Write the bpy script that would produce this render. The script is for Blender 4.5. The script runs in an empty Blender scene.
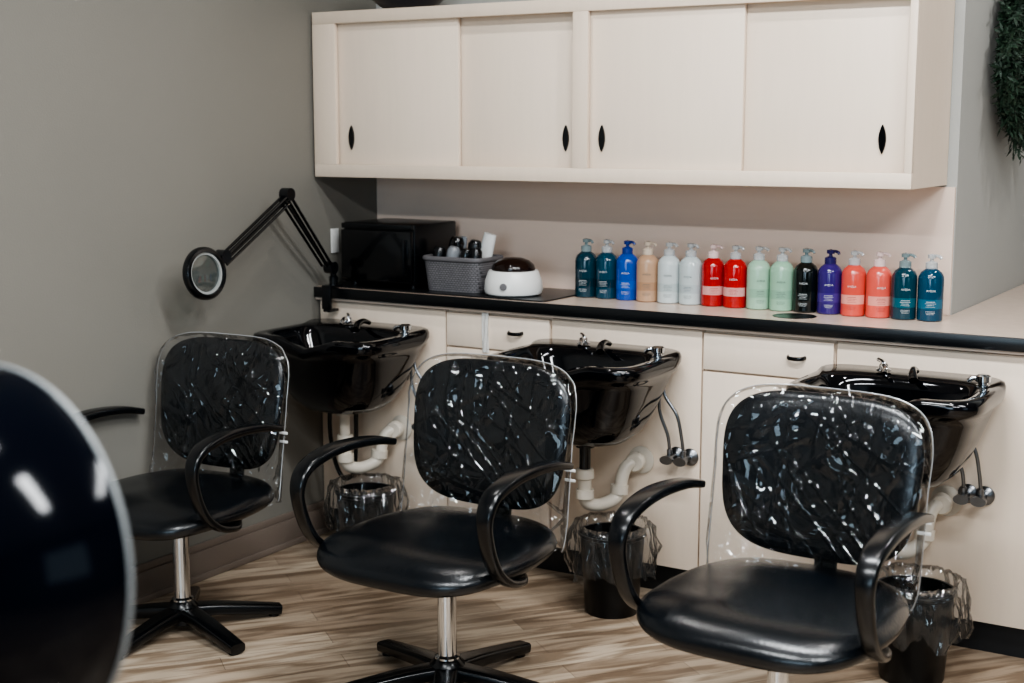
import bpy, bmesh, math, random
from math import sin, cos, pi, radians, sqrt
from mathutils import Vector, Matrix, noise
random.seed(7)
scene = bpy.context.scene
COL = scene.collection
try:
    scene.view_settings.look = 'AgX - Medium High Contrast'
except Exception as e:
    print('look', e)

# ------------------------------------------------------------ materials
def lin(c):
    return tuple(((x/255)/12.92 if x/255 <= 0.04045 else ((x/255+0.055)/1.055)**2.4) for x in c)
def base_mat(name):
    m = bpy.data.materials.new(name); m.use_nodes = True
    nt = m.node_tree
    return m, nt, nt.nodes['Principled BSDF']
def mat(name, rgb, rough=0.5, metal=0.0, var=0.06, scale=8.0, stretch=(1,1,1), bump=0.0, bscale=60.0, coat=0.0, spec=0.5):
    m, nt, b = base_mat(name)
    c = lin(rgb)
    tc = nt.nodes.new('ShaderNodeTexCoord')
    mp = nt.nodes.new('ShaderNodeMapping'); mp.inputs['Scale'].default_value = stretch
    nt.links.new(tc.outputs['Object'], mp.inputs['Vector'])
    n = nt.nodes.new('ShaderNodeTexNoise'); n.inputs['Scale'].default_value = scale; n.inputs['Detail'].default_value = 4
    nt.links.new(mp.outputs[0], n.inputs['Vector'])
    r = nt.nodes.new('ShaderNodeValToRGB')
    r.color_ramp.elements[0].position = 0.3; r.color_ramp.elements[1].position = 0.7
    r.color_ramp.elements[0].color = (*[x*(1-var) for x in c], 1)
    r.color_ramp.elements[1].color = (*[min(1, x*(1+var)) for x in c], 1)
    nt.links.new(n.outputs['Fac'], r.inputs['Fac'])
    nt.links.new(r.outputs['Color'], b.inputs['Base Color'])
    b.inputs['Roughness'].default_value = rough
    b.inputs['Metallic'].default_value = metal
    b.inputs['Coat Weight'].default_value = coat
    b.inputs['Specular IOR Level'].default_value = spec
    if bump:
        n2 = nt.nodes.new('ShaderNodeTexNoise'); n2.inputs['Scale'].default_value = bscale; n2.inputs['Detail'].default_value = 3
        nt.links.new(mp.outputs[0], n2.inputs['Vector'])
        bp = nt.nodes.new('ShaderNodeBump'); bp.inputs['Strength'].default_value = bump; bp.inputs['Distance'].default_value = 0.01
        nt.links.new(n2.outputs['Fac'], bp.inputs['Height'])
        nt.links.new(bp.outputs['Normal'], b.inputs['Normal'])
    return m

M_wall = mat('grey_wall_paint', (121,118,111), 0.5, var=0.03, scale=1.5, bump=0.05, bscale=180)
M_wallr = mat('sage_grey_wall_paint', (172,172,168), 0.6, var=0.03, scale=1.5, bump=0.05, bscale=180)
M_wallf = mat('beige_wall_paint', (76,76,76), 0.7, var=0.03, scale=1.5)
M_ceil = mat('white_ceiling_paint', (160,162,162), 0.8, var=0.02)
M_lam = mat('pale_maple_laminate', (226,208,189), 0.40, var=0.018, scale=14, stretch=(3.5,3.5,0.35), spec=0.4)
M_lamd = mat('pale_maple_laminate_door', (233,216,198), 0.38, var=0.015, scale=14, stretch=(3.5,3.5,0.35), spec=0.4)
M_lamp = mat('beige_laminate_panel', (235,212,196), 0.45, var=0.015, scale=14, stretch=(0.4,3,3))
M_ctop = mat('beige_laminate_top', (196,177,162), 0.26, var=0.04, scale=30)
M_blk = mat('black_edge_banding', (9,11,14), 0.3, var=0.1)
M_kick = mat('black_toe_kick', (10,10,12), 0.5)
M_base = mat('taupe_baseboard', (120,108,99), 0.4, var=0.03)
M_vinyl = mat('black_vinyl', (3,7,12), 0.26, var=0.15, scale=20, bump=0.07, bscale=120, spec=0.55)
M_plas = mat('black_plastic', (5,7,10), 0.24, var=0.1, spec=0.45)
M_bin = mat('black_bin_plastic', (3,4,5), 0.35, var=0.1, spec=0.3)
M_cer = mat('black_gloss_bowl', (3,4,7), 0.06, var=0.1)
M_chr = mat('chrome', (215,218,222), 0.12, metal=1.0, var=0.03)
M_dchr = mat('brushed_steel', (120,122,125), 0.3, metal=1.0, var=0.05)
M_pvc = mat('white_pvc', (205,196,182), 0.35, var=0.05)
M_white = mat('white_plastic', (225,225,222), 0.3, var=0.02)
M_dk = mat('black_gloss_plastic', (5,6,8), 0.12, var=0.1)
M_brown = mat('dark_brown_lid', (24,12,9), 0.12, var=0.1)
M_hood = mat('black_gloss_hood', (2,4,10), 0.10, var=0.1, spec=0.16)
M_rim = mat('grey_rim', (118,121,122), 0.35, var=0.04)
M_gbask = mat('grey_basket', (98,96,98), 0.5, var=0.05)
M_cloth = mat('white_cloth', (246,246,244), 0.9, var=0.02, bump=0.2, bscale=300)
M_green = mat('dark_evergreen', (32,54,38), 0.6, var=0.5, scale=60)
M_navy = mat('navy_ceramic', (16,22,36), 0.2, var=0.1)

def film(name, tint, base_f, rough, bump, diff=0.0, nscale=14, blend=0.25, mx_f=0.8, crease=False):
    m = bpy.data.materials.new(name); m.use_nodes = True
    nt = m.node_tree; nt.nodes.clear()
    out = nt.nodes.new('ShaderNodeOutputMaterial')
    tr = nt.nodes.new('ShaderNodeBsdfTransparent'); tr.inputs['Color'].default_value = (*tint, 1)
    gl = nt.nodes.new('ShaderNodeBsdfGlossy'); gl.inputs['Roughness'].default_value = rough
    df = nt.nodes.new('ShaderNodeBsdfDiffuse'); df.inputs['Color'].default_value = (0.75, 0.77, 0.78, 1)
    lw = nt.nodes.new('ShaderNodeLayerWeight'); lw.inputs['Blend'].default_value = blend
    tc = nt.nodes.new('ShaderNodeTexCoord')
    bp = nt.nodes.new('ShaderNodeBump'); bp.inputs['Strength'].default_value = bump
    if crease:
        # long folds: ridged, strongly stretched noise in several directions
        prev = None
        for rot, sc, st, wd in ((22, 7.5, .09, .045), (-35, 8, .09, .042), (68, 9, .10, .042), (-12, 13, .10, .05), (-75, 10, .12, .045), (45, 17, .12, .05)):
            mp = nt.nodes.new('ShaderNodeMapping'); mp.inputs['Rotation'].default_value = (0, radians(rot), 0)
            mp2 = nt.nodes.new('ShaderNodeMapping'); mp2.inputs['Scale'].default_value = (1, 0.35, st); mp2.inputs['Location'].default_value = (rot*.37, 0, rot*.11)
            nt.links.new(tc.outputs['Object'], mp.inputs['Vector']); nt.links.new(mp.outputs[0], mp2.inputs['Vector'])
            n = nt.nodes.new('ShaderNodeTexNoise'); n.inputs['Scale'].default_value = sc; n.inputs['Detail'].default_value = 0.0; n.inputs['Distortion'].default_value = 0.12
            nt.links.new(mp2.outputs[0], n.inputs['Vector'])
            s = nt.nodes.new('ShaderNodeMath'); s.operation = 'SUBTRACT'; s.inputs[1].default_value = 0.5; nt.links.new(n.outputs['Fac'], s.inputs[0])
            a = nt.nodes.new('ShaderNodeMath'); a.operation = 'ABSOLUTE'; nt.links.new(s.outputs[0], a.inputs[0])
            r = nt.nodes.new('ShaderNodeMapRange'); r.inputs[1].default_value = 0; r.inputs[2].default_value = wd; r.inputs[3].default_value = 1; r.inputs[4].default_value = 0
            nt.links.new(a.outputs[0], r.inputs[0])
            if prev is None: prev = r.outputs[0]
            else:
                ad = nt.nodes.new('ShaderNodeMath'); ad.operation = 'ADD'; nt.links.new(prev, ad.inputs[0]); nt.links.new(r.outputs[0], ad.inputs[1]); prev = ad.outputs[0]
        bp.inputs['Distance'].default_value = 0.0038
        nt.links.new(prev, bp.inputs['Height'])
    else:
        mp = nt.nodes.new('ShaderNodeMapping'); mp.inputs['Scale'].default_value = (1, 0.6, 0.45); mp.inputs['Rotation'].default_value = (0, radians(25), 0)
        nt.links.new(tc.outputs['Object'], mp.inputs['Vector'])
        vo = nt.nodes.new('ShaderNodeTexVoronoi'); vo.inputs['Scale'].default_value = nscale; vo.feature = 'F1'
        nt.links.new(mp.outputs[0], vo.inputs['Vector'])
        bp.inputs['Distance'].default_value = 0.02
        nt.links.new(vo.outputs['Distance'], bp.inputs['Height'])
    nt.links.new(bp.outputs['Normal'], gl.inputs['Normal'])
    mr = nt.nodes.new('ShaderNodeMapRange')
    mr.inputs[3].default_value = base_f; mr.inputs[4].default_value = mx_f
    nt.links.new(lw.outputs['Fresnel'], mr.inputs[0])
    mx = nt.nodes.new('ShaderNodeMixShader')
    nt.links.new(mr.outputs[0], mx.inputs[0]); nt.links.new(tr.outputs[0], mx.inputs[1]); nt.links.new(gl.outputs[0], mx.inputs[2])
    mx2 = nt.nodes.new('ShaderNodeMixShader'); mx2.inputs[0].default_value = diff
    nt.links.new(mx.outputs[0], mx2.inputs[1]); nt.links.new(df.outputs[0], mx2.inputs[2])
    nt.links.new(mx2.outputs[0], out.inputs['Surface'])
    return m
M_film = film('clear_vinyl_cover', (0.985, 0.99, 0.995), 0.036, 0.04, 1.0, 0.0, 12, 0.19, 0.7, crease=True)
M_seam = film('clear_vinyl_seam', (0.9, 0.9, 0.9), 0.15, 0.2, 0.2, 0.28)
M_bag = film('clear_bin_liner', (0.96, 0.965, 0.965), 0.05, 0.08, 0.9, 0.012, 22, 0.22)
M_clearp = film('clear_pump_plastic', (0.80, 0.84, 0.85), 0.15, 0.1, 0.1, 0.4)

def floor_mat():
    m, nt, b = base_mat('wood_plank_vinyl')
    tc = nt.nodes.new('ShaderNodeTexCoord')
    mp = nt.nodes.new('ShaderNodeMapping'); mp.inputs['Rotation'].default_value = (0, 0, radians(-52))
    nt.links.new(tc.outputs['Object'], mp.inputs['Vector'])
    br = nt.nodes.new('ShaderNodeTexBrick')
    br.inputs['Scale'].default_value = 1.0; br.inputs['Brick Width'].default_value = 0.9; br.inputs['Row Height'].default_value = 0.1
    br.inputs['Mortar Size'].default_value = 0.0009; br.inputs['Bias'].default_value = 0.0
    br.inputs['Color1'].default_value = (*lin((192,176,156)), 1); br.inputs['Color2'].default_value = (*lin((150,132,113)), 1)
    br.inputs['Mortar'].default_value = (*lin((112,97,83)), 1)
    br.offset = 0.37
    nt.links.new(mp.outputs[0], br.inputs['Vector'])
    mp2 = nt.nodes.new('ShaderNodeMapping'); mp2.inputs['Scale'].default_value = (1.3, 10, 1)
    nt.links.new(mp.outputs[0], mp2.inputs['Vector'])
    n = nt.nodes.new('ShaderNodeTexNoise'); n.inputs['Scale'].default_value = 2.5; n.inputs['Detail'].default_value = 7; n.inputs['Distortion'].default_value = 0.8
    nt.links.new(mp2.outputs[0], n.inputs['Vector'])
    r = nt.nodes.new('ShaderNodeValToRGB')
    r.color_ramp.elements[0].position = 0.40; r.color_ramp.elements[0].color = (0.39, 0.33, 0.28, 1)
    r.color_ramp.elements[1].position = 0.58; r.color_ramp.elements[1].color = (1, 0.99, 0.98, 1)
    nt.links.new(n.outputs['Fac'], r.inputs['Fac'])
    mx = nt.nodes.new('ShaderNodeMix'); mx.data_type = 'RGBA'; mx.blend_type = 'MULTIPLY'; mx.inputs[0].default_value = 0.85
    nt.links.new(br.outputs['Color'], mx.inputs[6]); nt.links.new(r.outputs['Color'], mx.inputs[7])
    nt.links.new(mx.outputs[2], b.inputs['Base Color'])
    b.inputs['Roughness'].default_value = 0.36
    return m
M_floor = floor_mat()

def woven_mat():
    m, nt, b = base_mat('perforated_grey_plastic')
    tc = nt.nodes.new('ShaderNodeTexCoord')
    br = nt.nodes.new('ShaderNodeTexBrick'); br.inputs['Scale'].default_value = 1
    br.inputs['Brick Width'].default_value = 0.012; br.inputs['Row Height'].default_value = 0.0075; br.inputs['Mortar Size'].default_value = 0.0012
    br.inputs['Color1'].default_value = (*lin((118,116,118)), 1); br.inputs['Color2'].default_value = (*lin((105,103,106)), 1); br.inputs['Mortar'].default_value = (*lin((58,57,60)), 1)
    mp = nt.nodes.new('ShaderNodeMapping'); mp.inputs['Rotation'].default_value = (radians(90), 0, 0)
    nt.links.new(tc.outputs['Object'], mp.inputs['Vector']); nt.links.new(mp.outputs[0], br.inputs['Vector'])
    nt.links.new(br.outputs['Color'], b.inputs['Base Color']); b.inputs['Roughness'].default_value = 0.5
    return m
M_woven = woven_mat()

# ------------------------------------------------------------ helpers
def setup(o, parent=None, label=None, category=None, group=None, kind=None):
    COL.objects.link(o)
    if parent: o.parent = parent
    if label: o['label'] = label
    if category: o['category'] = category
    if group: o['group'] = group
    if kind: o['kind'] = kind
    return o
def thing(name, loc, label, category, group=None, rot=0):
    e = bpy.data.objects.new(name, None); e.empty_display_size = 0.05
    e.location = loc; e.rotation_euler = (0, 0, rot)
    return setup(e, None, label, category, group)
def fin(bm, name, m, parent=None, world=False, loc=None, angle=40, **k):
    bmesh.ops.recalc_face_normals(bm, faces=bm.faces)
    off = Vector((0,0,0))
    if world and parent: off = Vector(parent.location)
    elif loc is not None and world: off = Vector(loc)
    if off.length: bmesh.ops.translate(bm, verts=bm.verts, vec=-off)
    me = bpy.data.meshes.new(name); bm.to_mesh(me); bm.free()
    for p in me.polygons: p.use_smooth = True
    me.set_sharp_from_angle(angle=radians(angle))
    for mm in (m if isinstance(m, (list, tuple)) else [m]): me.materials.append(mm)
    o = bpy.data.objects.new(name, me)
    if loc is not None: o.location = loc
    return setup(o, parent, **k)
def addbox(bm, x, y, z, bev=0.0, seg=2):
    r = bmesh.ops.create_cube(bm, size=1.0)
    vs = r['verts']
    for v in vs:
        v.co = Vector(((x[0]+x[1])/2 + v.co.x*(x[1]-x[0]), (y[0]+y[1])/2 + v.co.y*(y[1]-y[0]), (z[0]+z[1])/2 + v.co.z*(z[1]-z[0])))
    if bev:
        es = list({e for v in vs for e in v.link_edges})
        bmesh.ops.bevel(bm, geom=es, offset=bev, segments=seg, affect='EDGES', profile=0.5)
def box(name, x, y, z, m, parent=None, bev=0.0, world=False, loc=None, **k):
    bm = bmesh.new(); addbox(bm, x, y, z, bev)
    return fin(bm, name, m, parent, world, loc, **k)
def addlathe(bm, prof, seg=32, mtx=None, capt=True):
    rings = []
    for r, z in prof:
        if r < 1e-5: rings.append([bm.verts.new((0, 0, z))])
        else: rings.append([bm.verts.new((r*cos(2*pi*i/seg), r*sin(2*pi*i/seg), z)) for i in range(seg)])
    allv = [v for rg in rings for v in rg]
    for a, b in zip(rings, rings[1:]):
        if len(a) == 1 and len(b) == 1: continue
        for i in range(seg):
            j = (i+1) % seg
            if len(a) == 1: bm.faces.new((a[0], b[i], b[j]))
            elif len(b) == 1: bm.faces.new((a[i], a[j], b[0]))
            else: bm.faces.new((a[i], a[j], b[j], b[i]))
    if capt:
        for rg in (rings[0], rings[-1]):
            if len(rg) > 2: bm.faces.new(rg)
    if mtx is not None:
        for v in allv: v.co = mtx @ v.co
def axis_m(p, d):
    d = Vector(d).normalized()
    return Matrix.Translation(Vector(p)) @ d.to_track_quat('Z', 'Y').to_matrix().to_4x4()
def lathe(name, prof, m, parent=None, seg=32, mtx=None, capt=True, **k):
    bm = bmesh.new(); addlathe(bm, prof, seg, mtx, capt); return fin(bm, name, m, parent, **k)
def catmull(pts, n):
    P = [Vector(p) for p in pts]
    if n <= 1: return P
    out = []
    for i in range(len(P)-1):
        p0 = P[max(i-1, 0)]; p1 = P[i]; p2 = P[i+1]; p3 = P[min(i+2, len(P)-1)]
        for k in range(n):
            t = k/n
            out.append(0.5*((2*p1)+(-p0+p2)*t+(2*p0-5*p1+4*p2-p3)*t*t+(-p0+3*p1-3*p2+p3)*t**3))
    out.append(P[-1]); return out
def addsweep(bm, pts, rx, rz=None, seg=12, sm=6, side=None, closed=False, n=2.0, taper=None):
    rz = rz or rx
    P = catmull(pts, sm)
    if closed: P = P[:-1] if (P[0]-P[-1]).length < 1e-6 else P
    N = len(P); rings = []
    prev = None
    for i, p in enumerate(P):
        if closed: t = (P[(i+1) % N]-P[i-1]).normalized()
        else: t = (P[min(i+1, N-1)]-P[max(i-1, 0)]).normalized()
        if side is not None: s = Vector(side)
        elif prev is None: s = Vector((1, 0, 0)) if abs(t.x) < 0.9 else Vector((0, 1, 0))
        else: s = prev
        s = (s - t*s.dot(t)).normalized(); prev = s
        u = t.cross(s)
        f = taper(i/(N-1)) if taper else 1
        rg = []
        for k in range(seg):
            a = 2*pi*k/seg; c, q = cos(a), sin(a)
            c2 = math.copysign(abs(c)**(2/n), c); q2 = math.copysign(abs(q)**(2/n), q)
            rg.append(bm.verts.new(p + s*(rx*f*c2) + u*(rz*f*q2)))
        rings.append(rg)
    prs = list(zip(rings, rings[1:])) + ([(rings[-1], rings[0])] if closed else [])
    for a, b in prs:
        for k in range(seg):
            j = (k+1) % seg
            bm.faces.new((a[k], a[j], b[j], b[k]))
    if not closed: bm.faces.new(rings[0]); bm.faces.new(rings[-1])
def sweep(name, pts, rx, m, parent=None, rz=None, seg=12, sm=6, side=None, closed=False, n=2.0, taper=None, **k):
    bm = bmesh.new(); addsweep(bm, pts, rx, rz, seg, sm, side, closed, n, taper); return fin(bm, name, m, parent, **k)
def se(a, n):
    c, s = cos(a), sin(a)
    return math.copysign(abs(c)**(2/n), c), math.copysign(abs(s)**(2/n), s)
def wrinkle(x, z, s, seed):
    q = Vector((x*5+seed, s*3.1+seed, z*5))
    f = 0.6*noise.noise(q*0.9)
    tot = 0
    for k, (ang, fr, am, st) in enumerate(((0.5, 3.0, .55, .16), (-0.7, 3.6, .55, .14), (1.3, 4.0, .42, .12), (0.05, 3.4, .45, .14), (-1.15, 5.0, .28, .14))):
        u = q.x*cos(ang)+q.z*sin(ang); v = -q.x*sin(ang)+q.z*cos(ang)
        nn = noise.noise(Vector((u*fr*.5, v*fr*.5*st, k*7.3+s*2+seed)))
        msk = max(0, 0.34+noise.noise(Vector((q.x*.8+k*5, q.z*.8, seed+s))))*2
        tot += am*max(0, 0.18-abs(nn))*4.8*min(1.3, msk)
    top = max(0, min(1, (z-0.02)/0.17))
    tot += 1.0*top*max(0, 0.3-abs(noise.noise(Vector((x*18+seed, z*4, s*4+seed)))))
    return f + tot
def addpad(bm, w, h, t, n=3.0, curve=0.0, p=4, nr=14, na=96, wr=0.0, seed=0.0, fn=None, nlow=None, hlow=None, open_low=False):
    """closed cushion in the XZ plane, thickness on Y"""
    def pt(r, a, s):
        nn = n if (nlow is None or sin(a) >= 0) else nlow
        cx, sz = se(a, nn)
        hh = h/2 if (hlow is None or sin(a) >= 0) else hlow
        x, z = w/2*r*cx, hh*r*sz
        y = s*t/2*max(0, 1-r**p)**0.5
        if open_low and z < 0:
            y = s*t/2*max(max(0, 1-r**p)**0.5, (0.85*min(1, -z/(0.5*hh)))*max(0, 1-abs(x/(w/2))**8)**0.5)
        y += curve*(x*x)
        v = Vector((x, y, z))
        if wr:
            v.y += s*wr*wrinkle(x, z, s, seed)*(0.35+0.65*(1-r**6))
            if z < 0:
                g = min(1, -z/0.2)
                v.z += 0.018*noise.noise(Vector((x*8+seed, s, 3)))*g
                v.x += 0.012*noise.noise(Vector((z*9+seed, s, 7)))*g*(1 if x > 0 else -1)
        return fn(v) if fn else v
    rs = [sin(pi/2*i/nr) for i in range(1, nr+1)]
    def isopen(k): return open_low and (1.25*pi) < (2*pi*(k+.5)/na) < (1.75*pi)
    shared = [bm.verts.new(pt(1.0, 2*pi*k/na, 1)) for k in range(na)]
    for s in (-1, 1):
        c = bm.verts.new(pt(0, 0, s)); rings = []
        for r in rs[:-1]: rings.append([bm.verts.new(pt(r, 2*pi*k/na, s)) for k in range(na)])
        if open_low and s == -1:
            last = [bm.verts.new(pt(1.0, 2*pi*k/na, s)) if (isopen(k) and isopen(k-1)) else shared[k] for k in range(na)]
        else: last = shared
        rings.append(last)
        for k in range(na): bm.faces.new((c, rings[0][k], rings[0][(k+1) % na]))
        for a, b in zip(rings, rings[1:]):
            for k in range(na):
                j = (k+1) % na; bm.faces.new((a[k], b[k], b[j], a[j]))
def copy_thing(src, loc, rot=None):
    new = src.copy(); COL.objects.link(new); new.location = loc
    if rot is not None: new.rotation_euler = (0, 0, rot)
    def rec(a, b):
        for ch in list(a.children):
            c = ch.copy(); COL.objects.link(c); c.parent = b; rec(ch, c)
    rec(src, new); return new

# ------------------------------------------------------------ room
XL, XC = -3.278, -1.08
YF, YB = 4.0, 4.38
ZC = 0.935
ST = dict(kind='structure')
box('floor', (XL-0.1, 3.2), (-3.2, 5.7), (-0.1, 0), M_floor, **ST)
box('ceiling', (XL-0.1, 3.2), (-3.2, 5.7), (2.8, 2.9), M_ceil, **ST)
box('wall_left', (XL-0.1, XL), (-3.2, 5.7), (0, 2.8), M_wall, **ST)
box('wall_back', (XL, XC), (YB, 5.6), (0, 2.8), M_wallr, **ST)
box('wall_recess', (XC, 3.1), (5.6, 5.7), (0, 2.8), M_wallr, **ST)
box('wall_right', (3.1, 3.2), (-3.2, 5.7), (0, 2.8), M_wallf, **ST)
box('wall_front', (XL, 3.1), (-3.2, -3.1), (0, 2.8), M_wallf, **ST)
bm = bmesh.new()
addbox(bm, (XL, XL+0.014), (-3.1, YF+0.03), (0, 0.10), 0.002)
addbox(bm, (XL, XL+0.009), (-3.1, YF+0.03), (0.10, 0.125), 0.003)
addbox(bm, (XL, XL+0.022), (-3.1, YF+0.03), (0, 0.022), 0.004)
fin(bm, 'baseboard_left', M_base, **ST)
box('baseboard_back', (XL, -0.3), (YF+0.045, YF+0.06), (0, 0.095), M_kick, **ST)

box('backsplash_panel', (XL+0.002, XC-0.002), (YB-0.016, YB-0.002), (ZC+0.001, 1.329), M_lamp, world=True, loc=(-2.17, YB-.01, ZC),
    label='beige wood laminate backsplash panel above the countertop', category='wall panel')

# ------------------------------------------------------------ upper cabinet
uc = thing('wall_cabinet', (-2.19, YB, 1.33), 'pale maple wall cabinet with four sliding doors', 'cabinet')
UZ0, UZ1, UX0, UX1 = 1.335, 1.915, XL+0.012, -1.110
bm = bmesh.new()
YU = YB-0.003
addbox(bm, (UX0, UX1), (YF+0.0, YU), (UZ0, UZ0+0.02))
addbox(bm, (UX0, UX1), (YF+0.0, YU), (UZ1-0.02, UZ1))
addbox(bm, (UX0, UX0+0.02), (YF+0.0, YU), (UZ0+0.02, UZ1-0.02))
addbox(bm, (UX1-0.02, UX1), (YF+0.0, YU), (UZ0+0.02, UZ1-0.02))
addbox(bm, (UX0+0.02, UX1-0.02), (YU-0.014, YU), (UZ0+0.02, UZ1-0.02))
fin(bm, 'body', M_lam, uc, world=True)
bm = bmesh.new()
yf = (YF-0.018, YF)
addbox(bm, (UX0, UX1), yf, (UZ0, UZ0+0.045), 0.002)
addbox(bm, (UX0, UX1), yf, (UZ1-0.042, UZ1), 0.002)
addbox(bm, (UX0, -3.166), yf, (UZ0+0.045, UZ1-0.042), 0.0015)
addbox(bm, (-2.205, -2.150), yf, (UZ0+0.045, UZ1-0.042), 0.0015)
addbox(bm, (UX1-0.022, UX1), yf, (UZ0+0.045, UZ1-0.042), 0.0015)
fin(bm, 'face_frame', M_lam, uc, world=True)
doors = [(-3.18, -2.657, YF+0.005, -3.112), (-2.672, -2.19, YF+0.029, -2.252), (-2.165, -1.632, YF+0.005, -2.107), (-1.65, -1.125, YF+0.029, -1.210)]
for x0, x1, y, hx in doors:
    d = box('sliding_door', (x0, x1), (y, y+0.016), (UZ0+0.02, UZ1-0.02), M_lamd, uc, 0.0015, world=True)
    bm = bmesh.new()
    seg = 24
    f = [[], []]
    for i in range(seg+1):
        t = i/seg; z = 1.475+(t-0.5)*0.085; wd = 0.011*sin(pi*t)**0.8
        f[0].append((hx-wd, z)); f[1].append((hx+wd, z))
    outline = f[0] + f[1][::-1][1:-1]
    va = [bm.verts.new((a, y-0.007, b)) for a, b in outline]; vb = [bm.verts.new((a, y+0.001, b)) for a, b in outline]
    bm.faces.new(va); bm.faces.new(vb[::-1])
    for i in range(len(va)):
        j = (i+1) % len(va); bm.faces.new((va[i], vb[i], vb[j], va[j]))
    bmesh.ops.translate(bm, verts=bm.verts, vec=-Vector(uc.location))
    fin(bm, 'handle', M_dk, d, label='black pointed oval pull')

# ------------------------------------------------------------ base cabinets
def base_unit(x0, x1, drawer, hx=None, label=''):
    t = thing('base_cabinet', ((x0+x1)/2, YF+0.2, 0), label, 'cabinet')
    box('body', (x0+0.001, x1-0.001), (YF+0.016, YB-0.002), (0.097, 0.885), M_lam, t, world=True)
    if drawer:
        dr = box('drawer', (x0+0.004, x1-0.004), (YF-0.003, YF+0.016), (0.762, 0.876), M_lamd, t, 0.002, world=True)
        pts = [(hx-0.027, YF-0.003, 0.825), (hx-0.020, YF-0.018, 0.823), (hx, YF-0.022, 0.822), (hx+0.020, YF-0.018, 0.823), (hx+0.027, YF-0.003, 0.825)]
        pts = [tuple(Vector(p)-Vector(t.location)) for p in pts]
        sweep('handle', pts, 0.0045, M_dk, dr, rz=0.0065, label='small black bow pull')
        box('door', (x0+0.004, x1-0.004), (YF-0.003, YF+0.016), (0.10, 0.755), M_lamd, t, 0.002, world=True)
    else:
        box('front_panel', (x0+0.003, x1-0.003), (YF+0.004, YF+0.016), (0.10, 0.882), M_lam, t, 0.001, world=True)
base_unit(XL+0.003, -2.712, False, label='pale maple base cabinet panel behind a wash basin')
base_unit(-2.71, -2.292, True, -2.425, label='pale maple base cabinet with drawer and lower door')
base_unit(-2.29, -1.745, False, label='pale maple base cabinet panel behind a wash basin')
base_unit(-1.743, -1.319, True, -1.436, label='pale maple base cabinet with drawer and lower door')
base_unit(-1.317, -0.3, False, label='pale maple base cabinet panel at the counter end')

# countertop
ct = thing('countertop', (-2.0, YF+0.2, 0.885), 'long beige laminate countertop with a black front edge', 'countertop')
bm = bmesh.new()
out = [(XL+0.002, YF-0.018), (-0.3, YF-0.018), (-0.3, 5.59), (XC+0.002, 5.59), (XC+0.002, YB-0.002), (XL+0.002, YB-0.002)]
vb = [bm.verts.new((a, b, 0.888)) for a, b in out]; vt = [bm.verts.new((a, b, ZC)) for a, b in out]
bm.faces.new(vb[::-1]); bm.faces.new(vt)
for i in range(6):
    j = (i+1) % 6; bm.faces.new((vb[i], vb[j], vt[j], vt[i]))
fin(bm, 'top', M_ctop, ct, world=True)
box('front_edge', (XL+0.002, -0.3), (YF-0.028, YF-0.0182), (0.897, ZC+0.0005), M_blk, ct, 0.003, world=True, label='black front edge band')
lathe('cable_grommet', [(0.0, 0.0003), (0.066, 0.0003), (0.067, 0.0010), (0.060, 0.0016), (0.058, 0.0008), (0, 0.0008)], M_blk, None, 40,
      loc=(-1.484, 4.10, ZC), label='flush round black grommet in the countertop', category='grommet')
def rrect(hx, hy, n, z, na=64):
    return [(hx*se(2*pi*k/na, n)[0], hy*se(2*pi*k/na, n)[1], z) for k in range(na)]
def loft(name, rings, m, parent, capb=True, capt=False, **k):
    bm = bmesh.new(); R = [[bm.verts.new(p) for p in r] for r in rings]
    for a, b in zip(R, R[1:]):
        n = len(a)
        for i in range(n):
            j = (i+1) % n; bm.faces.new((a[i], a[j], b[j], b[i]))
    if capb: bm.faces.new(R[0])
    if capt: bm.faces.new(R[-1])
    return fin(bm, name, m, parent, **k)
MXA, MXB = XL+0.02, -2.315
loft('counter_mat', [rrect((MXB-MXA)/2, .175, 26, .0005, 160), rrect((MXB-MXA)/2, .175, 26, .005, 160)], M_blk, None, True, True, loc=((MXA+MXB)/2, 4.172, ZC),
     label='thin black mat lying on the countertop under the appliances', category='mat')
ZM = ZC+0.0055

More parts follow.
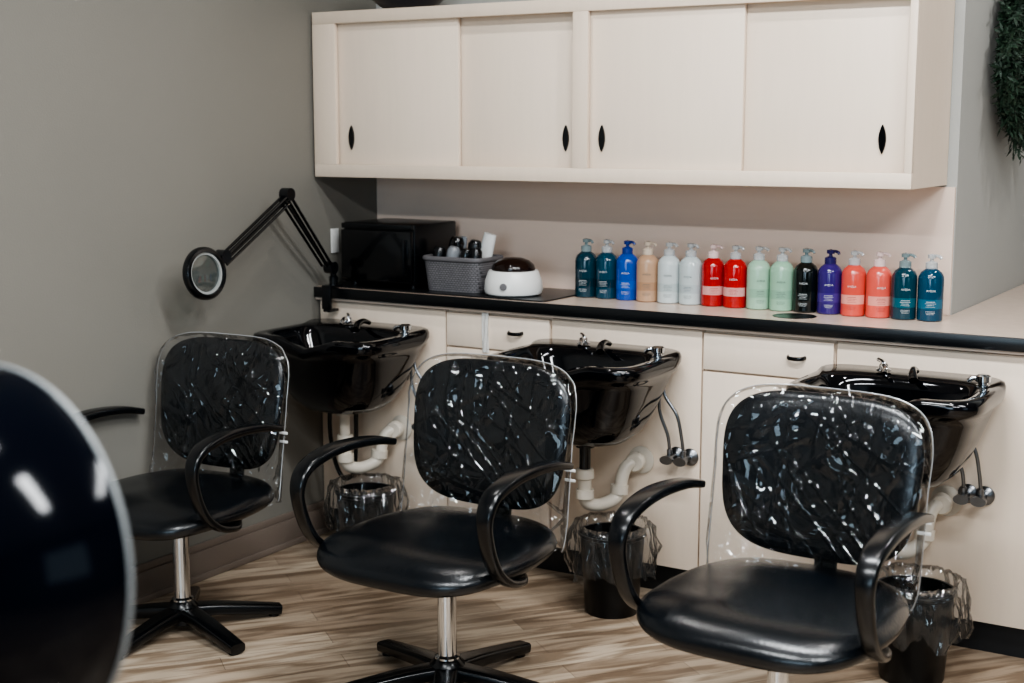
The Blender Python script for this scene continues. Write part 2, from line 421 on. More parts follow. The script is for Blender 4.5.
# ------------------------------------------------------------ shampoo sinks
def build_sink(loc):
    t = thing('shampoo_sink', loc, 'glossy black wash basin with chrome faucet and white drain trap', 'sink', 'wash basins along the cabinets')
    bm = bmesh.new(); na = 120
    R = [(.530,.050,.045,-.20,2), (.532,.085,.07,-.20,2.2), (.545,.135,.11,-.20,2.5), (.575,.172,.14,-.20,2.8), (.62,.200,.163,-.20,3), (.68,.224,.181,-.200,3.4),
         (.735,.241,.194,-.20,4), (.758,.249,.199,-.201,4.6), (.768,.264,.206,-.207,5.4), (.78,.268,.208,-.209,6), (.797,.268,.208,-.209,6), (.807,.264,.205,-.209,6), (.811,.254,.198,-.209,6),
         (.811,.226,.142,-.250,4.6), (.806,.217,.134,-.250,4.4), (.78,.206,.126,-.250,4), (.70,.178,.108,-.242,3.4), (.62,.12,.08,-.232,2.6), (.585,.04,.035,-.22,2), (.580,.022,.02,-.22,2)]
    rings = []
    for z, ax, ay, cy, n in R:
        rg = []
        for k in range(na):
            cx, sy = se(2*pi*k/na, n)
            x, y = ax*cx, cy+ay*sy
            zz = z
            if z > .73 and sy < -0.3:
                zz -= 0.035*math.exp(-(x/0.085)**4)*min(1, (z-.73)/.05)*min(1, (-sy-0.3)/0.5)
            if z > .76 and y > -0.1: zz += 0.010*min(1, (y+0.1)/0.03)
            rg.append(bm.verts.new((x, y-0.001, zz)))
        rings.append(rg)
    for a, b in zip(rings, rings[1:]):
        for k in range(na):
            j = (k+1) % na; bm.faces.new((a[k], a[j], b[j], b[k]))
    bm.faces.new(rings[0]); bm.faces.new(rings[-1])
    fin(bm, 'basin', M_cer, t, angle=50)
    box('mounting_block', (-0.14, 0.14), (-0.05, 0.0), (0.62, 0.75), M_cer, t, 0.01)
    bm = bmesh.new()
    addlathe(bm, [(0.021, .820), (0.021, .825), (0.015, .828), (0.013, .838), (0.009, .842), (0, .842)], 24, Matrix.Translation((-0.075, -0.075, 0)))
    addsweep(bm, [(-0.075, -0.075, .834), (-0.065, -0.11, .840), (-0.052, -0.135, .836), (-0.05, -0.148, .826)], 0.008, seg=12)
    addsweep(bm, [(-0.075, -0.075, .840), (-0.085, -0.06, .845), (-0.10, -0.045, .847)], 0.006, seg=10)
    fin(bm, 'faucet', M_chr, t)
    bm = bmesh.new()
    mt = Matrix.Translation((0.215, -0.13, -.004))
    addlathe(bm, [(0.018, .811), (0.018, .819), (0.014, .821), (0.014, .826), (0.021, .829), (0.021, .844), (0.014, .848), (0, .848)], 24, mt)
    addsweep(bm, [(0.215, -0.13, .832), (0.19, -0.14, .834), (0.177, -0.143, .824)], 0.007, seg=10)
    fin(bm, 'vacuum_breaker', M_chr, t)
    sweep('spray_head', [(0.02, -0.075, .828), (0.02, -0.11, .838), (0.03, -0.155, .834), (0.04, -0.18, .818)], 0.011, M_dk, t, taper=lambda q: 0.7+0.5*q)
    bm = bmesh.new(); addlathe(bm, [(0.03, .535), (0.03, .515), (0.018, .512), (0.018, .43)], 24, Matrix.Translation((0.0, -.20, 0)))
    fin(bm, 'drain_tailpiece', M_plas, t)
    bm = bmesh.new()
    addlathe(bm, [(0.026, .445), (0.029, .440), (0.029, .415), (0.022, .410), (0.021, .36)], 24, Matrix.Translation((0.0, -.20, 0)))
    addsweep(bm, [(0, -.20, .37), (0, -.20, .35), (.008, -.185, .328), (.03, -.15, .32), (.055, -.105, .332), (.065, -.085, .355), (.068, -.075, .395), (.075, -.06, .43), (.09, -.035, .443), (.10, -.005, .445)], 0.021, seg=16)
    addlathe(bm, [(0.029, 0), (0.029, .028)], 20, axis_m((.064, -.088, .348), (.05, .08, 1)))
    addlathe(bm, [(0.029, 0), (0.029, .028)], 20, axis_m((.001, -.20, .350), (0, 0, 1)))
    addlathe(bm, [(0.031, 0), (0.031, .02), (0.026, .026)], 20, axis_m((.094, -.028, .444), (.2, -1, 0)))
    addlathe(bm, [(0.045, 0), (0.045, .004), (0.03, .010)], 24, axis_m((.10, 0.001, .445), (0, -1, 0)))
    fin(bm, 'drain_trap', M_pvc, t)
    for dx, tint in ((0.225, 0), (0.272, 1)):
        v = bmesh.new()
        addlathe(v, [(0.028, 0), (0.028, .004), (0.02, .012), (0.01, .016), (0.01, .05), (0.014, .052), (0.014, .07), (0, .07)], 24, axis_m((dx, 0.0, .475), (0, -1, 0)))
        addlathe(v, [(0.009, -.002), (0.009, .03), (0.006, .032)], 16, axis_m((dx, -.055, .475), (0, 0, 1)))
        addsweep(v, [(dx-.0, -.07, .475), (dx, -.085, .475)], 0.022, seg=16, sm=1, rz=0.014)
        fin(v, 'shutoff_valve', M_dchr, t, label='metal shutoff valve with round wall plate')
        sweep('supply_hose', [(dx, -.055, .50), (dx-.005, -.06, .55), (dx-.03+0.01*tint, -.065, .62), (0.19+0.02*tint, -.065, .68), (0.18+0.02*tint, -.06, .74)], 0.0055, M_dchr, t, seg=10)
    return t
SX = [-3.006, -2.050, -1.075]
s0 = build_sink((SX[0], YF, 0))
s1 = copy_thing(s0, (SX[1], YF, 0)); s2 = copy_thing(s0, (SX[2], YF, 0))
for ch in s0.children:
    if ch.name.startswith('drain_tailpiece'):
        ch.material_slots[0].link = 'OBJECT'; ch.material_slots[0].material = M_pvc
sweep('spray_hose', [(-.10, -.13, .60), (-.13, -.12, .50), (-.145, -.10, .40), (-.14, -.08, .30), (-.11, -.07, .245), (-.075, -.06, .27), (-.07, -.05, .36), (-.07, -.045, .5), (-.07, -.04, .64)], .008, M_plas, s0, label='black hose hanging below the basin')
for ch in s2.children:
    if ch.name.startswith('shutoff_valve') or ch.name.startswith('supply_hose'): ch.location.x -= 0.065

# ------------------------------------------------------------ salon chairs
def build_cover(parent, cf, seed):
    WR = 0.020
    HL = 0.292
    bm = bmesh.new(); addpad(bm, 0.536, 0.43, 0.094, n=4.0, p=5, curve=-0.37, nr=110, na=440, wr=WR, seed=seed, fn=cf, nlow=22, hlow=HL, open_low=True)
    cv = fin(bm, 'plastic_cover', M_film, parent, angle=180, label='clear wrinkled vinyl backrest cover')
    def edge(a, s, yo):
        cx, sz = se(a, 4.0 if sin(a) >= 0 else 22)
        x, z = 0.5365/2*cx, (0.431/2 if sz >= 0 else HL)*sz
        g = min(1, max(0, -z)/0.2)
        x2 = x + 0.012*noise.noise(Vector((z*9+seed, s, 7)))*g*(1 if x > 0 else -1)
        z2 = z + 0.018*noise.noise(Vector((x*8+seed, s, 3)))*g
        return cf(Vector((x2, yo*max(0, 1-abs(x/.268)**8)**.5-0.37*x*x+s*WR*.35*wrinkle(x, z, s, seed), z2)))
    bm = bmesh.new()
    addsweep(bm, [edge(2*pi*k/200, 1, 0.0) for k in range(-25, 126)], 0.0014, seg=8, sm=1)
    addsweep(bm, [edge(1.26*pi + .48*pi*k/90, -1, -0.040) for k in range(91)], 0.0014, seg=8, sm=1)
    sm_ = fin(bm, 'cover_seam', M_seam, parent, label='translucent white seam of the cover')
    return cv, sm_
tilt = Matrix.Translation((0, 0.235, 0.668)) @ Matrix.Rotation(radians(-9), 4, 'X')
def cf(v):
    w = 1.0 + 0.04*(v.z/0.2) if v.z > 0 else 1.0
    return tilt @ Vector((v.x*w, v.y-0.004, v.z))
def build_chair(loc, off, rot):
    t = thing('salon_chair', loc, 'black vinyl salon chair with a clear plastic cover over its backrest', 'chair', 'salon chairs at the wash basins', rot)
    lathe('base_hub', [(0.05, .025), (0.055, .055), (0.048, .08), (0.034, .095), (0, .095)], M_plas, t)
    bm = bmesh.new()
    addsweep(bm, [(0.02, 0, .060), (0.12, 0, .052), (0.25, 0, .034), (0.345, 0, .020)], 0.030, 0.018, seg=20, side=(0, 1, 0), n=4, taper=lambda q: 1.15-0.30*q)
    addlathe(bm, [(0.018, 0), (0.018, .012), (0, .015)], 16, Matrix.Translation((0.322, 0, 0)))
    leg = fin(bm, 'base_leg', M_plas, t); leg.rotation_euler = (0, 0, radians(off)-rot)
    for i in range(1, 5):
        l2 = leg.copy(); COL.objects.link(l2); l2.parent = t; l2.rotation_euler = (0, 0, radians(off+72*i)-rot)
    lathe('gas_column', [(0.034, .085), (0.034, .100), (0.0255, .105), (0.0255, .36)], M_chr, t, 32)
    box('seat_mount', (-0.10, 0.10), (-0.12, 0.10), (0.345, 0.372), M_plas, t, 0.008)
    def seatf(v):
        x, y, z = v.x, v.z, -v.y
        x *= 1.0 - 0.10*max(0, y)/0.28
        zz = z + 0.008*math.cos(min(1, abs(x)/0.28)*pi/2)*(1 if z > 0 else 0)
        if z > 0: zz += 0.0025*noise.noise(Vector((x*9, y*9, 2)))
        zz -= 0.025*max(0, (-y-0.12)/0.16)**2
        return Vector((x, y-0.025, zz+0.410))
    bm = bmesh.new(); addpad(bm, 0.575, 0.56, 0.076, n=3.4, p=8, nr=26, na=120, fn=seatf)
    fin(bm, 'seat', M_vinyl, t, angle=70)
    def bf(v):
        w = 1.0 + 0.05*(v.z/0.2)
        return tilt @ Vector((v.x*w, v.y, v.z))
    bm = bmesh.new(); addpad(bm, 0.50, 0.405, 0.058, n=3.5, p=6, curve=-0.40, nr=18, fn=bf)
    fin(bm, 'backrest', M_vinyl, t, angle=70)
    sweep('back_bracket', [(0, 0.05, .355), (0, 0.18, .352), (0, 0.255, .375), (0, 0.285, .44), (0, 0.29, .55)], 0.03, M_plas, t, rz=0.006, seg=12, side=(1, 0, 0), n=4)
    build_cover(t, cf, 1.7)
    bm = bmesh.new()
    for zz in (0.605, 0.578):
        addbox(bm, (0.252, 0.284), (0.192, 0.1945), (zz-.004, zz+.004), .0008)
    fin(bm, 'cover_tie', M_white, t, label='white tie strap at the cover edge')
    for s in (-1, 1):
        sweep('armrest', [(s*.285, .145, .630), (s*.287, .06, .648), (s*.288, -.06, .657), (s*.288, -.16, .650), (s*.288, -.235, .625), (s*.288, -.262, .575), (s*.287, -.245, .50), (s*.285, -.205, .435), (s*.28, -.14, .390), (s*.26, -.05, .368), (s*.20, .03, .360)],
              0.0235, M_plas, t, rz=0.0122, seg=16, side=(1, 0, 0), n=3.6, taper=lambda q: 0.85+0.3*sin(pi*min(1, q*1.9)) if q < .53 else 0.85)
    return t
c0 = build_chair((-2.03, 2.99, 0), 84, 0)
c1 = copy_thing(c0, (-2.98, 2.965, 0), radians(3)); c2 = copy_thing(c0, (-1.095, 2.99, 0), radians(-2))
c1.scale = (0.95, 0.95, 0.992)
for c, off, sd, ls in ((c1, 54, 5.3, .92), (c2, 40, 9.1, 1)):
    i = 0
    cv, sm_ = build_cover(None, cf, sd)
    for ch in list(c.children):
        if ch.name.startswith('base_leg'):
            ch.rotation_euler = (0, 0, radians(off+72*i)); ch.scale = (ls, 1, 1); i += 1
        if ch.name.startswith('plastic_cover'): ch.data = cv.data
        if ch.name.startswith('cover_seam'): ch.data = sm_.data
    bpy.data.objects.remove(cv); bpy.data.objects.remove(sm_)

# ------------------------------------------------------------ waste bins
def build_bin(loc):
    t = thing('waste_bin', loc, 'small black waste bin with a clear plastic liner', 'bin', 'waste bins under the basins')
    lathe('bin_body', [(0, 0), (0.081, 0), (0.084, .005), (0.101, .245), (0.106, .25), (0.106, .258), (0.097, .258), (0.081, .012), (0, .012)], M_bin, t, 40)
    bm = bmesh.new(); na = 200
    rings = []
    prof = [(0.094, .215), (0.098, .25), (0.107, .285), (0.120, .289), (0.130, .265), (0.136, .232), (0.139, .198), (0.139, .165), (0.135, .132)]
    for q, (r, z) in enumerate(prof):
        rg = []
        for k in range(na):
            a = 2*pi*k/na
            f = 0.006*sin(7*a+q*0.4)+0.018*noise.noise(Vector((cos(a)*4, sin(a)*4, q*.6)))+0.013*noise.noise(Vector((cos(a)*10, sin(a)*10, q*1.2)))+0.008*noise.noise(Vector((cos(a)*24, sin(a)*24, q*2)))
            amp = 0.15+q/7
            rg.append(bm.verts.new((max(.0, r+f*amp)*cos(a), max(.0, r+f*amp)*sin(a), z + 0.05*noise.noise(Vector((cos(a)*2.5, sin(a)*2.5, 1)))*max(0, q-3)/6 + .014*noise.noise(Vector((cos(a)*9, sin(a)*9, 4)))*max(0, q-1)/7)))
        rings.append(rg)
    for a, b in zip(rings, rings[1:]):
        for k in range(na):
            j = (k+1) % na; bm.faces.new((a[k], a[j], b[j], b[k]))
    fin(bm, 'bin_liner', M_bag, t, angle=180, label='clear crumpled plastic liner')
    return t
b0 = build_bin((-2.92, 3.80, 0)); copy_thing(b0, (-1.945, 3.79, 0), 1.0); b3 = copy_thing(b0, (-0.985, 3.74, 0), 2.2)
b3.scale = (1.04, 1.04, 1.0)

# ------------------------------------------------------------ bottles
BR = 0.0378
def text_mesh(body, size, R, zc):
    cu = bpy.data.curves.new('t', 'FONT'); cu.body = body; cu.size = size; cu.align_x = 'CENTER'; cu.align_y = 'CENTER'
    cu.resolution_u = 3
    ob = bpy.data.objects.new('t', cu)
    me = bpy.data.meshes.new_from_object(ob)
    for v in me.vertices:
        a = v.co.x/R
        v.co = Vector((R*sin(a), -R*cos(a), zc+v.co.y))
    bpy.data.objects.remove(ob)
    return me
M_txt = mat('white_print', (195,200,200), 0.6, var=0.0)
BP = [(0, 0), (BR-.004, 0), (BR-.0005, .003), (BR, .008), (BR, .124), (BR-.001, .133), (BR-.007, .145), (0.021, .153), (0.0165, .156), (0.0165, .159), (0, .159)]
bt = thing('pump_bottle', (0, 0, 0), 'x', 'bottle', 'pump bottles on the countertop')
lathe('bottle_body', BP, M_white, bt, 40)
bm = bmesh.new()
addlathe(bm, [(0.0180, .156), (0.0180, .174), (0.012, .177), (0.0055, .179), (0.0055, .186), (0.012, .187), (0.0125, .198), (0, .201)], 20)
addsweep(bm, [(0, 0, .193), (0.012, -.006, .195), (0.023, -.0115, .192), (0.027, -.0135, .186)], 0.0046, seg=8)
fin(bm, 'pump', M_clearp, bt)
def patch(bm, zz, hw, hh, R_, st=10):
    vs = []
    for i in range(st+1):
        a = (-hw+2*hw*i/st)/R_
        vs.append((bm.verts.new((R_*sin(a), -R_*cos(a), zz-hh)), bm.verts.new((R_*sin(a), -R_*cos(a), zz+hh))))
    for p, q in zip(vs, vs[1:]): bm.faces.new((p[0], q[0], q[1], p[1]))
bm = bmesh.new(); patch(bm, 0.052, 0.044, 0.014, BR+.0002, 20)
fin(bm, 'label_band', M_txt, bt)
bm = bmesh.new()
for (zz, hw, hh) in ((0.059, 0.013, 0.0007), (0.054, 0.016, 0.0005), (0.049, 0.011, 0.0005), (0.044, 0.014, 0.0004), (0.030, 0.014, 0.0004), (0.026, 0.014, 0.0004), (0.022, 0.011, 0.0004)):
    patch(bm, zz, hw, hh, BR+.0005)
bars = fin(bm, 'label_print', M_txt, bt)
me = text_mesh('AVEDA', 0.0088, BR+.0005, 0.092); me.materials.append(M_txt)
tx = bpy.data.objects.new('label_lettering', me); setup(tx, bt)
def glossc(name, c, r=0.10): return mat(name, c, r, var=0.04, spec=0.6)
cols = [('dark teal', (10,48,62), 'd', (8,40,52)), ('deep teal', (8,58,78), 'c', (8,44,60)), ('bright blue', (12,66,156), 'b', (20,78,168)), ('tan', (178,144,116), 't', (168,132,104)),
        ('frosted white', (190,198,198), 'c', (176,186,186)), ('frosted white', (184,194,194), 'c', (172,182,184)), ('red', (160,10,14), 'r', (206,150,146)), ('red', (170,13,17), 'c', (206,150,146)),
        ('pale green', (152,186,162), 'c', (140,176,152)), ('pale mint', (142,180,154), 'c', (132,170,146)), ('black', (8,14,14), 'd', (16,24,24)), ('violet', (50,32,104), 'v', (66,48,120)),
        ('coral', (204,78,66), 'c', (224,150,136)), ('coral', (210,86,74), 'r', (224,150,136)), ('dark teal', (8,52,66), 'd', (22,84,98)), ('petrol blue', (8,58,82), 'c', (26,88,112))]
PM = {'c': M_clearp, 'b': mat('blue_pump_plastic', (22,50,128), 0.25), 'd': mat('smoky_pump_plastic', (120,136,138), 0.2),
      't': mat('tan_pump_plastic', (200,184,166), 0.25), 'r': mat('pink_pump_plastic', (216,192,188), 0.25), 'v': mat('violet_pump_plastic', (36,26,84), 0.25)}
M_tdark = mat('dark_print', (80,90,90), 0.6, var=0.0)
M_tred = mat('red_print', (150,30,30), 0.6, var=0.0)
cache = {}
for i, (nm, c, pm, bc) in enumerate(cols):
    x = -2.274 + i*(2.274-1.103)/15
    b = bt if i == 0 else copy_thing(bt, (0, 0, 0))
    b.location = (x, 4.215+random.uniform(-.004, .004), ZC+.0005); b.rotation_euler = (0, 0, random.uniform(0.1, 0.6))
    b['label'] = nm + ' pump bottle with small printed lettering'
    for key, cc, sfx in ((nm+str(c), c, '_bottle_plastic'), (nm+str(bc), bc, '_label')):
        if key not in cache: cache[key] = glossc(nm.replace(' ', '_')+sfx, cc)
    for ch in b.children:
        n = ch.name
        if n.startswith('bottle_body'): mm = cache[nm+str(c)]
        elif n.startswith('pump'): mm = PM[pm]
        elif n.startswith('label_band'): mm = cache[nm+str(bc)]
        elif n.startswith('label_print') and nm in ('red', 'coral'): mm = M_tred
        elif n.startswith('label') and sum(c) > 430: mm = M_tdark
        else: continue
        ch.material_slots[0].link = 'OBJECT'; ch.material_slots[0].material = mm

# ------------------------------------------------------------ towel warmer
mw = thing('countertop_oven', (-3.035, 4.18, ZM), 'black boxy countertop towel warmer with a glossy door', 'appliance')
box('body', (-.16, .16), (-.13, .135), (.012, .230), M_plas, mw, 0.006)
d = box('door', (-.157, .157), (-.150, -.133), (.020, .205), M_dk, mw, 0.005)
box('top_trim', (-.157, .157), (-.146, -.131), (.209, .228), M_plas, mw, 0.003)
box('handle', (.125, .138), (-.168, -.148), (.05, .18), M_plas, d, 0.003)
for sx in (-.13, .13):
    for sy in (-.1, .11):
        lathe('foot', [(0.014, 0), (0.014, .013)], M_plas, mw, 16, Matrix.Translation((sx, sy, 0)))
box('outlet_plate', (0.0005, .006), (-.022, .022), (-.045, .045), M_white, None, 0.002, loc=(XL, 4.10, 1.095), label='white plastic outlet plate on the grey wall', category='outlet')

# basket
bk = thing('storage_basket', (-2.727, 4.135, ZM), 'grey perforated plastic basket holding brushes and tubes', 'basket')
loft('basket_body', [rrect(.108, .080, 7, 0), rrect(.120, .090, 7, .110), rrect(.116, .086, 7, .110), rrect(.104, .076, 7, .006)], M_woven, bk, True, True)
bm = bmesh.new(); addsweep(bm, [Vector(p) for p in rrect(.121, .091, 7, .115)] + [Vector(rrect(.121, .091, 7, .115)[0])], 0.006, rz=0.008, seg=8, sm=1, closed=True)
fin(bm, 'basket_rim', M_gbask, bk)
def tube_item(x, y, h, r, m, tilt_, nm, lab, cat):
    t = thing(nm, (x, y, ZM+.01), lab, cat, 'brushes and tubes in the basket')
    M = Matrix.Rotation(tilt_[0], 4, 'X') @ Matrix.Rotation(tilt_[1], 4, 'Y')
    if nm == 'hair_brush':
        lathe('handle', [(0, 0), (r*.6, .004), (r*.8, .05), (r*.55, h*.5), (r*.6, h*.55)], m, t, 16, M)
        lathe('brush_head', [(r*.6, h*.55), (r*1.4, h*.6), (r*1.5, h*.9), (r*1.0, h*.99), (0, h)], m, t, 16, M)
    else:
        lathe('cap', [(0, 0), (r*.9, 0), (r*.9, .03)], M_dk, t, 16, M)
        lathe('tube', [(r, .03), (r, h*.6), (r*.9, h*.9), (r*.85, h), (0, h)], m, t, 16, M @ Matrix.Diagonal((1, .6, 1, 1)))
BB, BW, TW = 'black handled hair brush standing in the grey basket', 'black cream tube standing in the grey basket', 'white cream tube standing in the grey basket'
BG = 'grey plastic hair brush standing in the grey basket'
SW = 'silver metal tube standing in the grey basket'
M_lg = mat('light_grey_plastic', (120,123,127), .3)
tube_item(-2.815, 4.095, .145, .016, M_plas, (.0, .12), 'hair_brush', BB, 'brush')
tube_item(-2.812, 4.175, .178, .019, M_dk, (-.02, .20), 'hair_brush', BB, 'brush')
tube_item(-2.795, 4.135, .160, .014, M_dchr, (.0, .34), 'cream_tube', SW, 'tube')
tube_item(-2.765, 4.090, .150, .016, M_lg, (.0, .22), 'hair_brush', BG, 'brush')
tube_item(-2.745, 4.125, .160, .014, M_dk, (.0, .0), 'cream_tube', BW, 'tube')
tube_item(-2.725, 4.160, .170, .017, M_plas, (.0, .22), 'hair_brush', BB, 'brush')
tube_item(-2.705, 4.085, .145, .014, M_dk, (.0, .20), 'hair_brush', BB, 'brush')
tube_item(-2.690, 4.125, .155, .013, M_dchr, (.0, .12), 'cream_tube', SW, 'tube')
tube_item(-2.650, 4.100, .145, .015, M_plas, (.0, .0), 'hair_brush', BB, 'brush')
tube_item(-2.690, 4.175, .195, .028, M_white, (-.02, .26), 'cream_tube', TW, 'tube')
tube_item(-2.775, 4.190, .175, .014, M_lg, (.0, .10), 'cream_tube', 'grey cream tube standing in the grey basket', 'tube')

# wax warmer
wx = thing('wax_warmer', (-2.500, 4.105, ZM), 'white round wax warmer with a dark brown dome lid', 'wax warmer')
lathe('body', [(0, 0), (0.089, 0), (0.098, .006), (0.1015, .02), (0.098, .05), (0.088, .078), (0.084, .084), (0.066, .084), (0, .080)], M_white, wx, 48)
lathe('lid', [(0.074, .082), (0.076, .090), (0.071, .104), (0.055, .118), (0.03, .127), (0, .130)], M_brown, wx, 48)
lathe('dial', [(0.012, 0), (0.012, .008), (0, .009)], M_gbask, wx, 20, axis_m((0.02, -0.096, .035), (.2, -1, .1)))

rows = []
bm = bmesh.new()
for i in range(17):
    z = 0.893-i*0.009; rw = []
    for k in range(7):
        x = -2.556+k*0.0045
        rw.append(bm.verts.new((x, YF-0.0095-0.002*sin(k*2.0+i*.3), z)))
    rows.append(rw)
for a, b in zip(rows, rows[1:]):
    for k in range(6): bm.faces.new((a[k], a[k+1], b[k+1], b[k]))
bmesh.ops.solidify(bm, geom=bm.faces[:], thickness=0.0015)
fin(bm, 'hanging_cloth', M_cloth, None, world=True, loc=(-2.543, YF, 0.75), label='narrow strip of white cloth hanging over the drawer front', category='cloth')

# ------------------------------------------------------------ magnifier lamp
ml = thing('magnifier_lamp', (-3.19, YF-0.018, ZC), 'black articulated magnifying lamp clamped to the countertop edge', 'lamp')
def L(p): return Vector(p)-Vector(ml.location)
J0 = Vector((-3.19, 3.968, 1.01)); J1 = Vector((-3.15, 3.69, 1.285)); J2 = Vector((-3.13, 3.345, 1.10)); H = Vector((-3.12, 3.25, 1.054))
bm = bmesh.new()
addbox(bm, (-.02, .02), (-.045, .03), (.002, .012), .002); addbox(bm, (-.02, .02), (-.045, -.035), (-.075, .004), .002); addbox(bm, (-.015, .015), (-.045, .01), (-.085, -.075), .002)
addlathe(bm, [(0.016, .01), (0.016, .04), (0.011, .045), (0.011, .08)], 16)
fin(bm, 'clamp', M_plas, ml)
bm = bmesh.new()
for dx in (-.011, .011):
    addsweep(bm, [L(J0)+Vector((dx, 0, 0)), L(J1)+Vector((dx, 0, 0))], 0.0054, seg=8, sm=1)
    addsweep(bm, [L(J0)+Vector((dx, -.036, .008)), L(J1)+Vector((dx, -.030, -.014))], 0.0050, seg=8, sm=1)
fin(bm, 'lower_arm', M_plas, ml)
bm = bmesh.new()
for dx in (-.011, .011):
    addsweep(bm, [L(J1)+Vector((dx, 0, 0)), L(J2)+Vector((dx, 0, 0))], 0.0054, seg=8, sm=1)
    addsweep(bm, [L(J1)+Vector((dx, -.0, -.030)), L(J2)+Vector((dx, 0.006, -.026))], 0.0048, seg=8, sm=1)
fin(bm, 'upper_arm', M_plas, ml)
for J in (J0, J1, J2):
    lathe('joint', [(0, -.018), (0.022, -.018), (0.022, .018), (0, .018)], M_plas, ml, 20, axis_m(L(J), (1, 0, 0)))
HM = axis_m(L(H), (.99, -.08, .10))
sweep('head_stem', [L(J2), L(J2)+Vector((.0, -.01, -.006)), L(H)+Vector((0, .075, .026))], 0.010, M_plas, ml, seg=8, sm=2)
lathe('lamp_head', [(0.066, -.016), (0.078, -.014), (0.084, -.006), (0.084, .006), (0.078, .014), (0.068, .016), (0.066, .010), (0.066, -.012), (0.066, -.016)], M_plas, ml, 48, HM, False)
lathe('light_ring', [(0.066, .008), (0.059, .008), (0.059, -.008), (0.066, -.008), (0.066, .008)], mat('pale_ring_plastic', (150,152,150), .4), ml, 48, HM, False, label='pale inner light ring')
lathe('lens', [(0, .006), (0.03, .0045), (0.0585, .001), (0.0585, -.001), (0.03, -.0045), (0, -.006)], film('magnifier_glass', (0.50, 0.56, 0.55), 0.08, 0.05, 0.0, 0.03), ml, 40, HM, False, label='grey-green glass magnifying lens')

# ------------------------------------------------------------ wreath
wr = thing('wreath', (XC, 4.94, 1.735), 'dark evergreen wreath hanging on the grey wall', 'wreath')
bm = bmesh.new()
addsweep(bm, [(0.03, .21*cos(2*pi*k/32), .21*sin(2*pi*k/32)) for k in range(33)], 0.012, seg=8, sm=1, closed=True)
fin(bm, 'vine_ring', mat('brown_twig', (40,34,26), .8), wr)
bm = bmesh.new()
for i in range(560):
    a0 = random.uniform(0, 2*pi)
    o = Vector((.03, .21*cos(a0), .21*sin(a0)))
    d0 = Vector((random.uniform(.1, .9), 0, 0)) + Vector((0, cos(a0), sin(a0)))*random.uniform(-1.2, 1.2) + Vector((0, -sin(a0), cos(a0)))*random.uniform(0, .9)
    d0.normalize(); LN = random.uniform(.05, .14)
    for j in range(20):
        f = j/19; p = o+d0*LN*f
        rd = Vector((random.gauss(0, 1), random.gauss(0, 1), random.gauss(0, 1))).normalized()
        d = (d0*.8+rd).normalized(); ln = random.uniform(.022, .042)
        s = d.cross(rd+Vector((.01, .02, 0)))
        if s.length < 1e-4: continue
        s = s.normalized()*.0042
        e = p+d*ln
        if e.x < .003: e.x = .003
        if p.x < .003: p.x = .003
        bm.faces.new([bm.verts.new(q) for q in (p, p+d*ln*.5+s, e, p+d*ln*.5-s)])
fin(bm, 'foliage', M_green, wr, angle=180)

lathe('decor_bowl', [(0, 0), (0.06, 0), (0.10, .02), (0.14, .055), (0.155, .085), (0.15, .085), (0.10, .03), (0, .012)], M_navy, None, 40,
      loc=(-2.98, 4.17, UZ1+.0005), label='dark navy bowl on top of the wall cabinet', category='bowl')

# ------------------------------------------------------------ hooded dryer, close by
hd = thing('hooded_hair_dryer', (-1.27, 0.72, 0), 'glossy black hooded hair dryer with grey rim on a stand', 'hair dryer')
C = Vector((-1.117, .86, 1.087))-Vector(hd.location)
HX = axis_m(C, (0.02, 1, -0.08))
R = .190
prof = [(0, -.175)] + [(R*sin(q*pi/2/14), -.175*cos(q*pi/2/14)) for q in range(1, 15)] + [(R, .004), (R-.012, .004)] + [((R-.012)*sin(q*pi/2/12), -.163*cos(q*pi/2/12)) for q in range(12, 0, -1)] + [(0, -.163)]
lathe('hood', prof, M_hood, hd, 72, HX, False, label='glossy black dome hood')
bm = bmesh.new()
addlathe(bm, [(R-.004, -.0005), (R+.0012, -.0005), (R+.002, .002), (R+.0012, .0045), (R-.004, .0045), (R-.004, -.0005)], 72, HX, False)
fin(bm, 'hood_rim', M_rim, hd)
sweep('support_arm', [tuple(C+Vector((-.10, -.14, -.02))), tuple(C+Vector((-.16, -.16, -.10))), (0, 0, .80)], .018, M_plas, hd)
lathe('stand_pole', [(0.02, .05), (0.02, .86)], M_chr, hd, 20)
lathe('stand_base', [(0, 0), (0.22, 0), (0.225, .015), (0.20, .03), (0.04, .045), (0.03, .07), (0, .07)], M_plas, hd, 40)

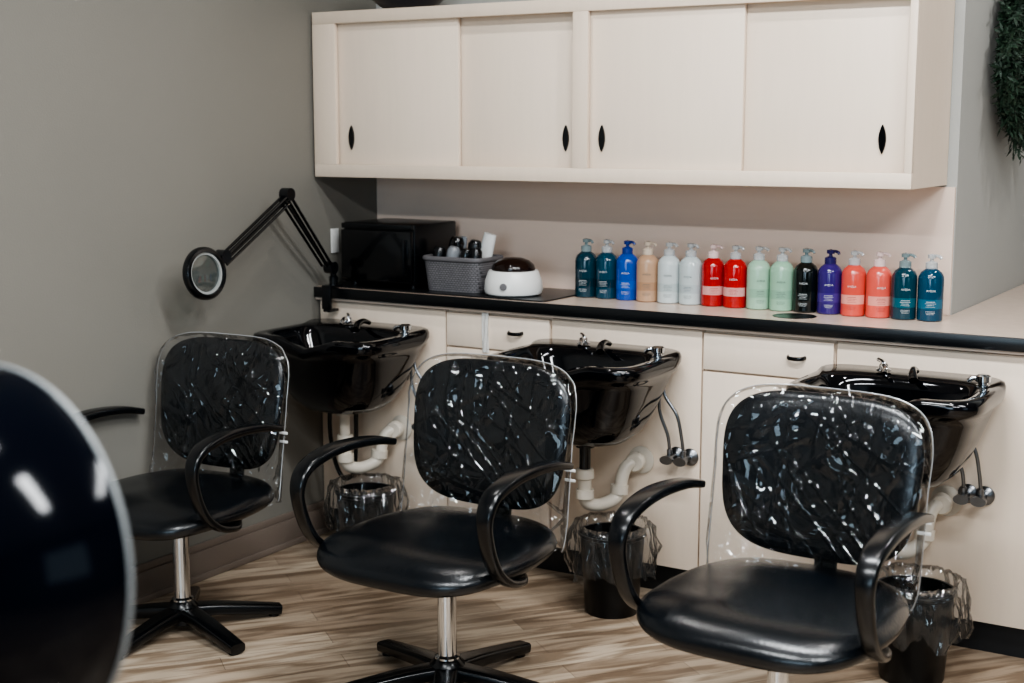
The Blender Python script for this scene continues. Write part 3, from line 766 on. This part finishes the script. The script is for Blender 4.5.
# ------------------------------------------------------------ lights
def strip(x, y, power, sx=1.2, sy=0.22, col=(.95, .98, 1)):  # added strip lights, put in for long streak highlights on the plastic covers
    t = thing('ceiling_light', (x, y, 2.8), 'added long ceiling light panel for highlights on the covers', 'light', 'ceiling lights')
    bm = bmesh.new(); a, b = sx/2+.02, sy/2+.02
    for bx in (((-a, a), (-b, -b+.02)), ((-a, a), (b-.02, b)), ((-a, -a+.02), (-b+.02, b-.02)), ((a-.02, a), (-b+.02, b-.02))):
        addbox(bm, bx[0], bx[1], (-.03, -.0005), .001)
    fin(bm, 'light_frame', M_white, t)
    ld = bpy.data.lights.new('lamp', 'AREA'); ld.shape = 'RECTANGLE'; ld.size = sx; ld.size_y = sy; ld.energy = power; ld.color = col
    lo = bpy.data.objects.new('lamp', ld); lo.location = (0, 0, -.02); setup(lo, t)
strip(-1.4, 0.5, 74); strip(0.5, 0.5, 88); strip(-1.1, 2.45, 66); strip(0.6, 2.45, 62)
def downlight(x, y, power, size=0.10, col=(1, .98, .95)):
    t = thing('ceiling_light', (x, y, 2.8), 'round recessed ceiling downlight', 'light', 'ceiling lights')
    lathe('trim_ring', [(size/2, -.0005), (size/2+.02, -.0005), (size/2+.02, -.008), (size/2, -.008), (size/2, -.0005)], M_white, t, 32, None, False)
    ld = bpy.data.lights.new('lamp', 'AREA'); ld.shape = 'DISK'; ld.size = size; ld.energy = power; ld.color = col
    lo = bpy.data.objects.new('lamp', ld); lo.location = (0, 0, -.012); setup(lo, t)
for x, y, p in ((-2.4, 3.2, 8), (-0.8, 3.2, 10), (-0.3, 4.7, 12)): downlight(x, y, p)
def fill_light(loc, rot, sx, sy, e, c=(.64, .84, 1)):  # unseen area fills added to the room; no window is modelled
    ld = bpy.data.lights.new('added_fill', 'AREA'); ld.shape = 'RECTANGLE'; ld.size = sx; ld.size_y = sy; ld.energy = e; ld.color = c
    lo = bpy.data.objects.new('added_fill', ld); lo.location = loc; lo.rotation_euler = rot; COL.objects.link(lo)
fill_light((-0.4, -3.05, 1.7), (radians(90), 0, 0), 2.6, 1.6, 86)  # added front fill behind the camera, brightens counter and cabinet fronts
fill_light((3.05, 0.6, 1.6), (radians(90), 0, radians(90)), 2.0, 1.2, 10)  # added side fill for broad reflections on hood, covers, basins and bottles
w = bpy.data.worlds.new('World'); scene.world = w; w.use_nodes = True
bg = w.node_tree.nodes['Background']; bg.inputs[0].default_value = (.80, .88, 1, 1); bg.inputs[1].default_value = 0.35

# ------------------------------------------------------------ camera
cam = bpy.data.cameras.new('camera'); co = bpy.data.objects.new('camera', cam); COL.objects.link(co)
cam.lens = 1400/1024*36; cam.sensor_width = 36
co.location = (0, 0, 1.5)
co.rotation_euler = (radians(90-8.57), 0, radians(31.4))
cam.dof.use_dof = True; cam.dof.focus_distance = 3.9; cam.dof.aperture_fstop = 3.2
scene.camera = co
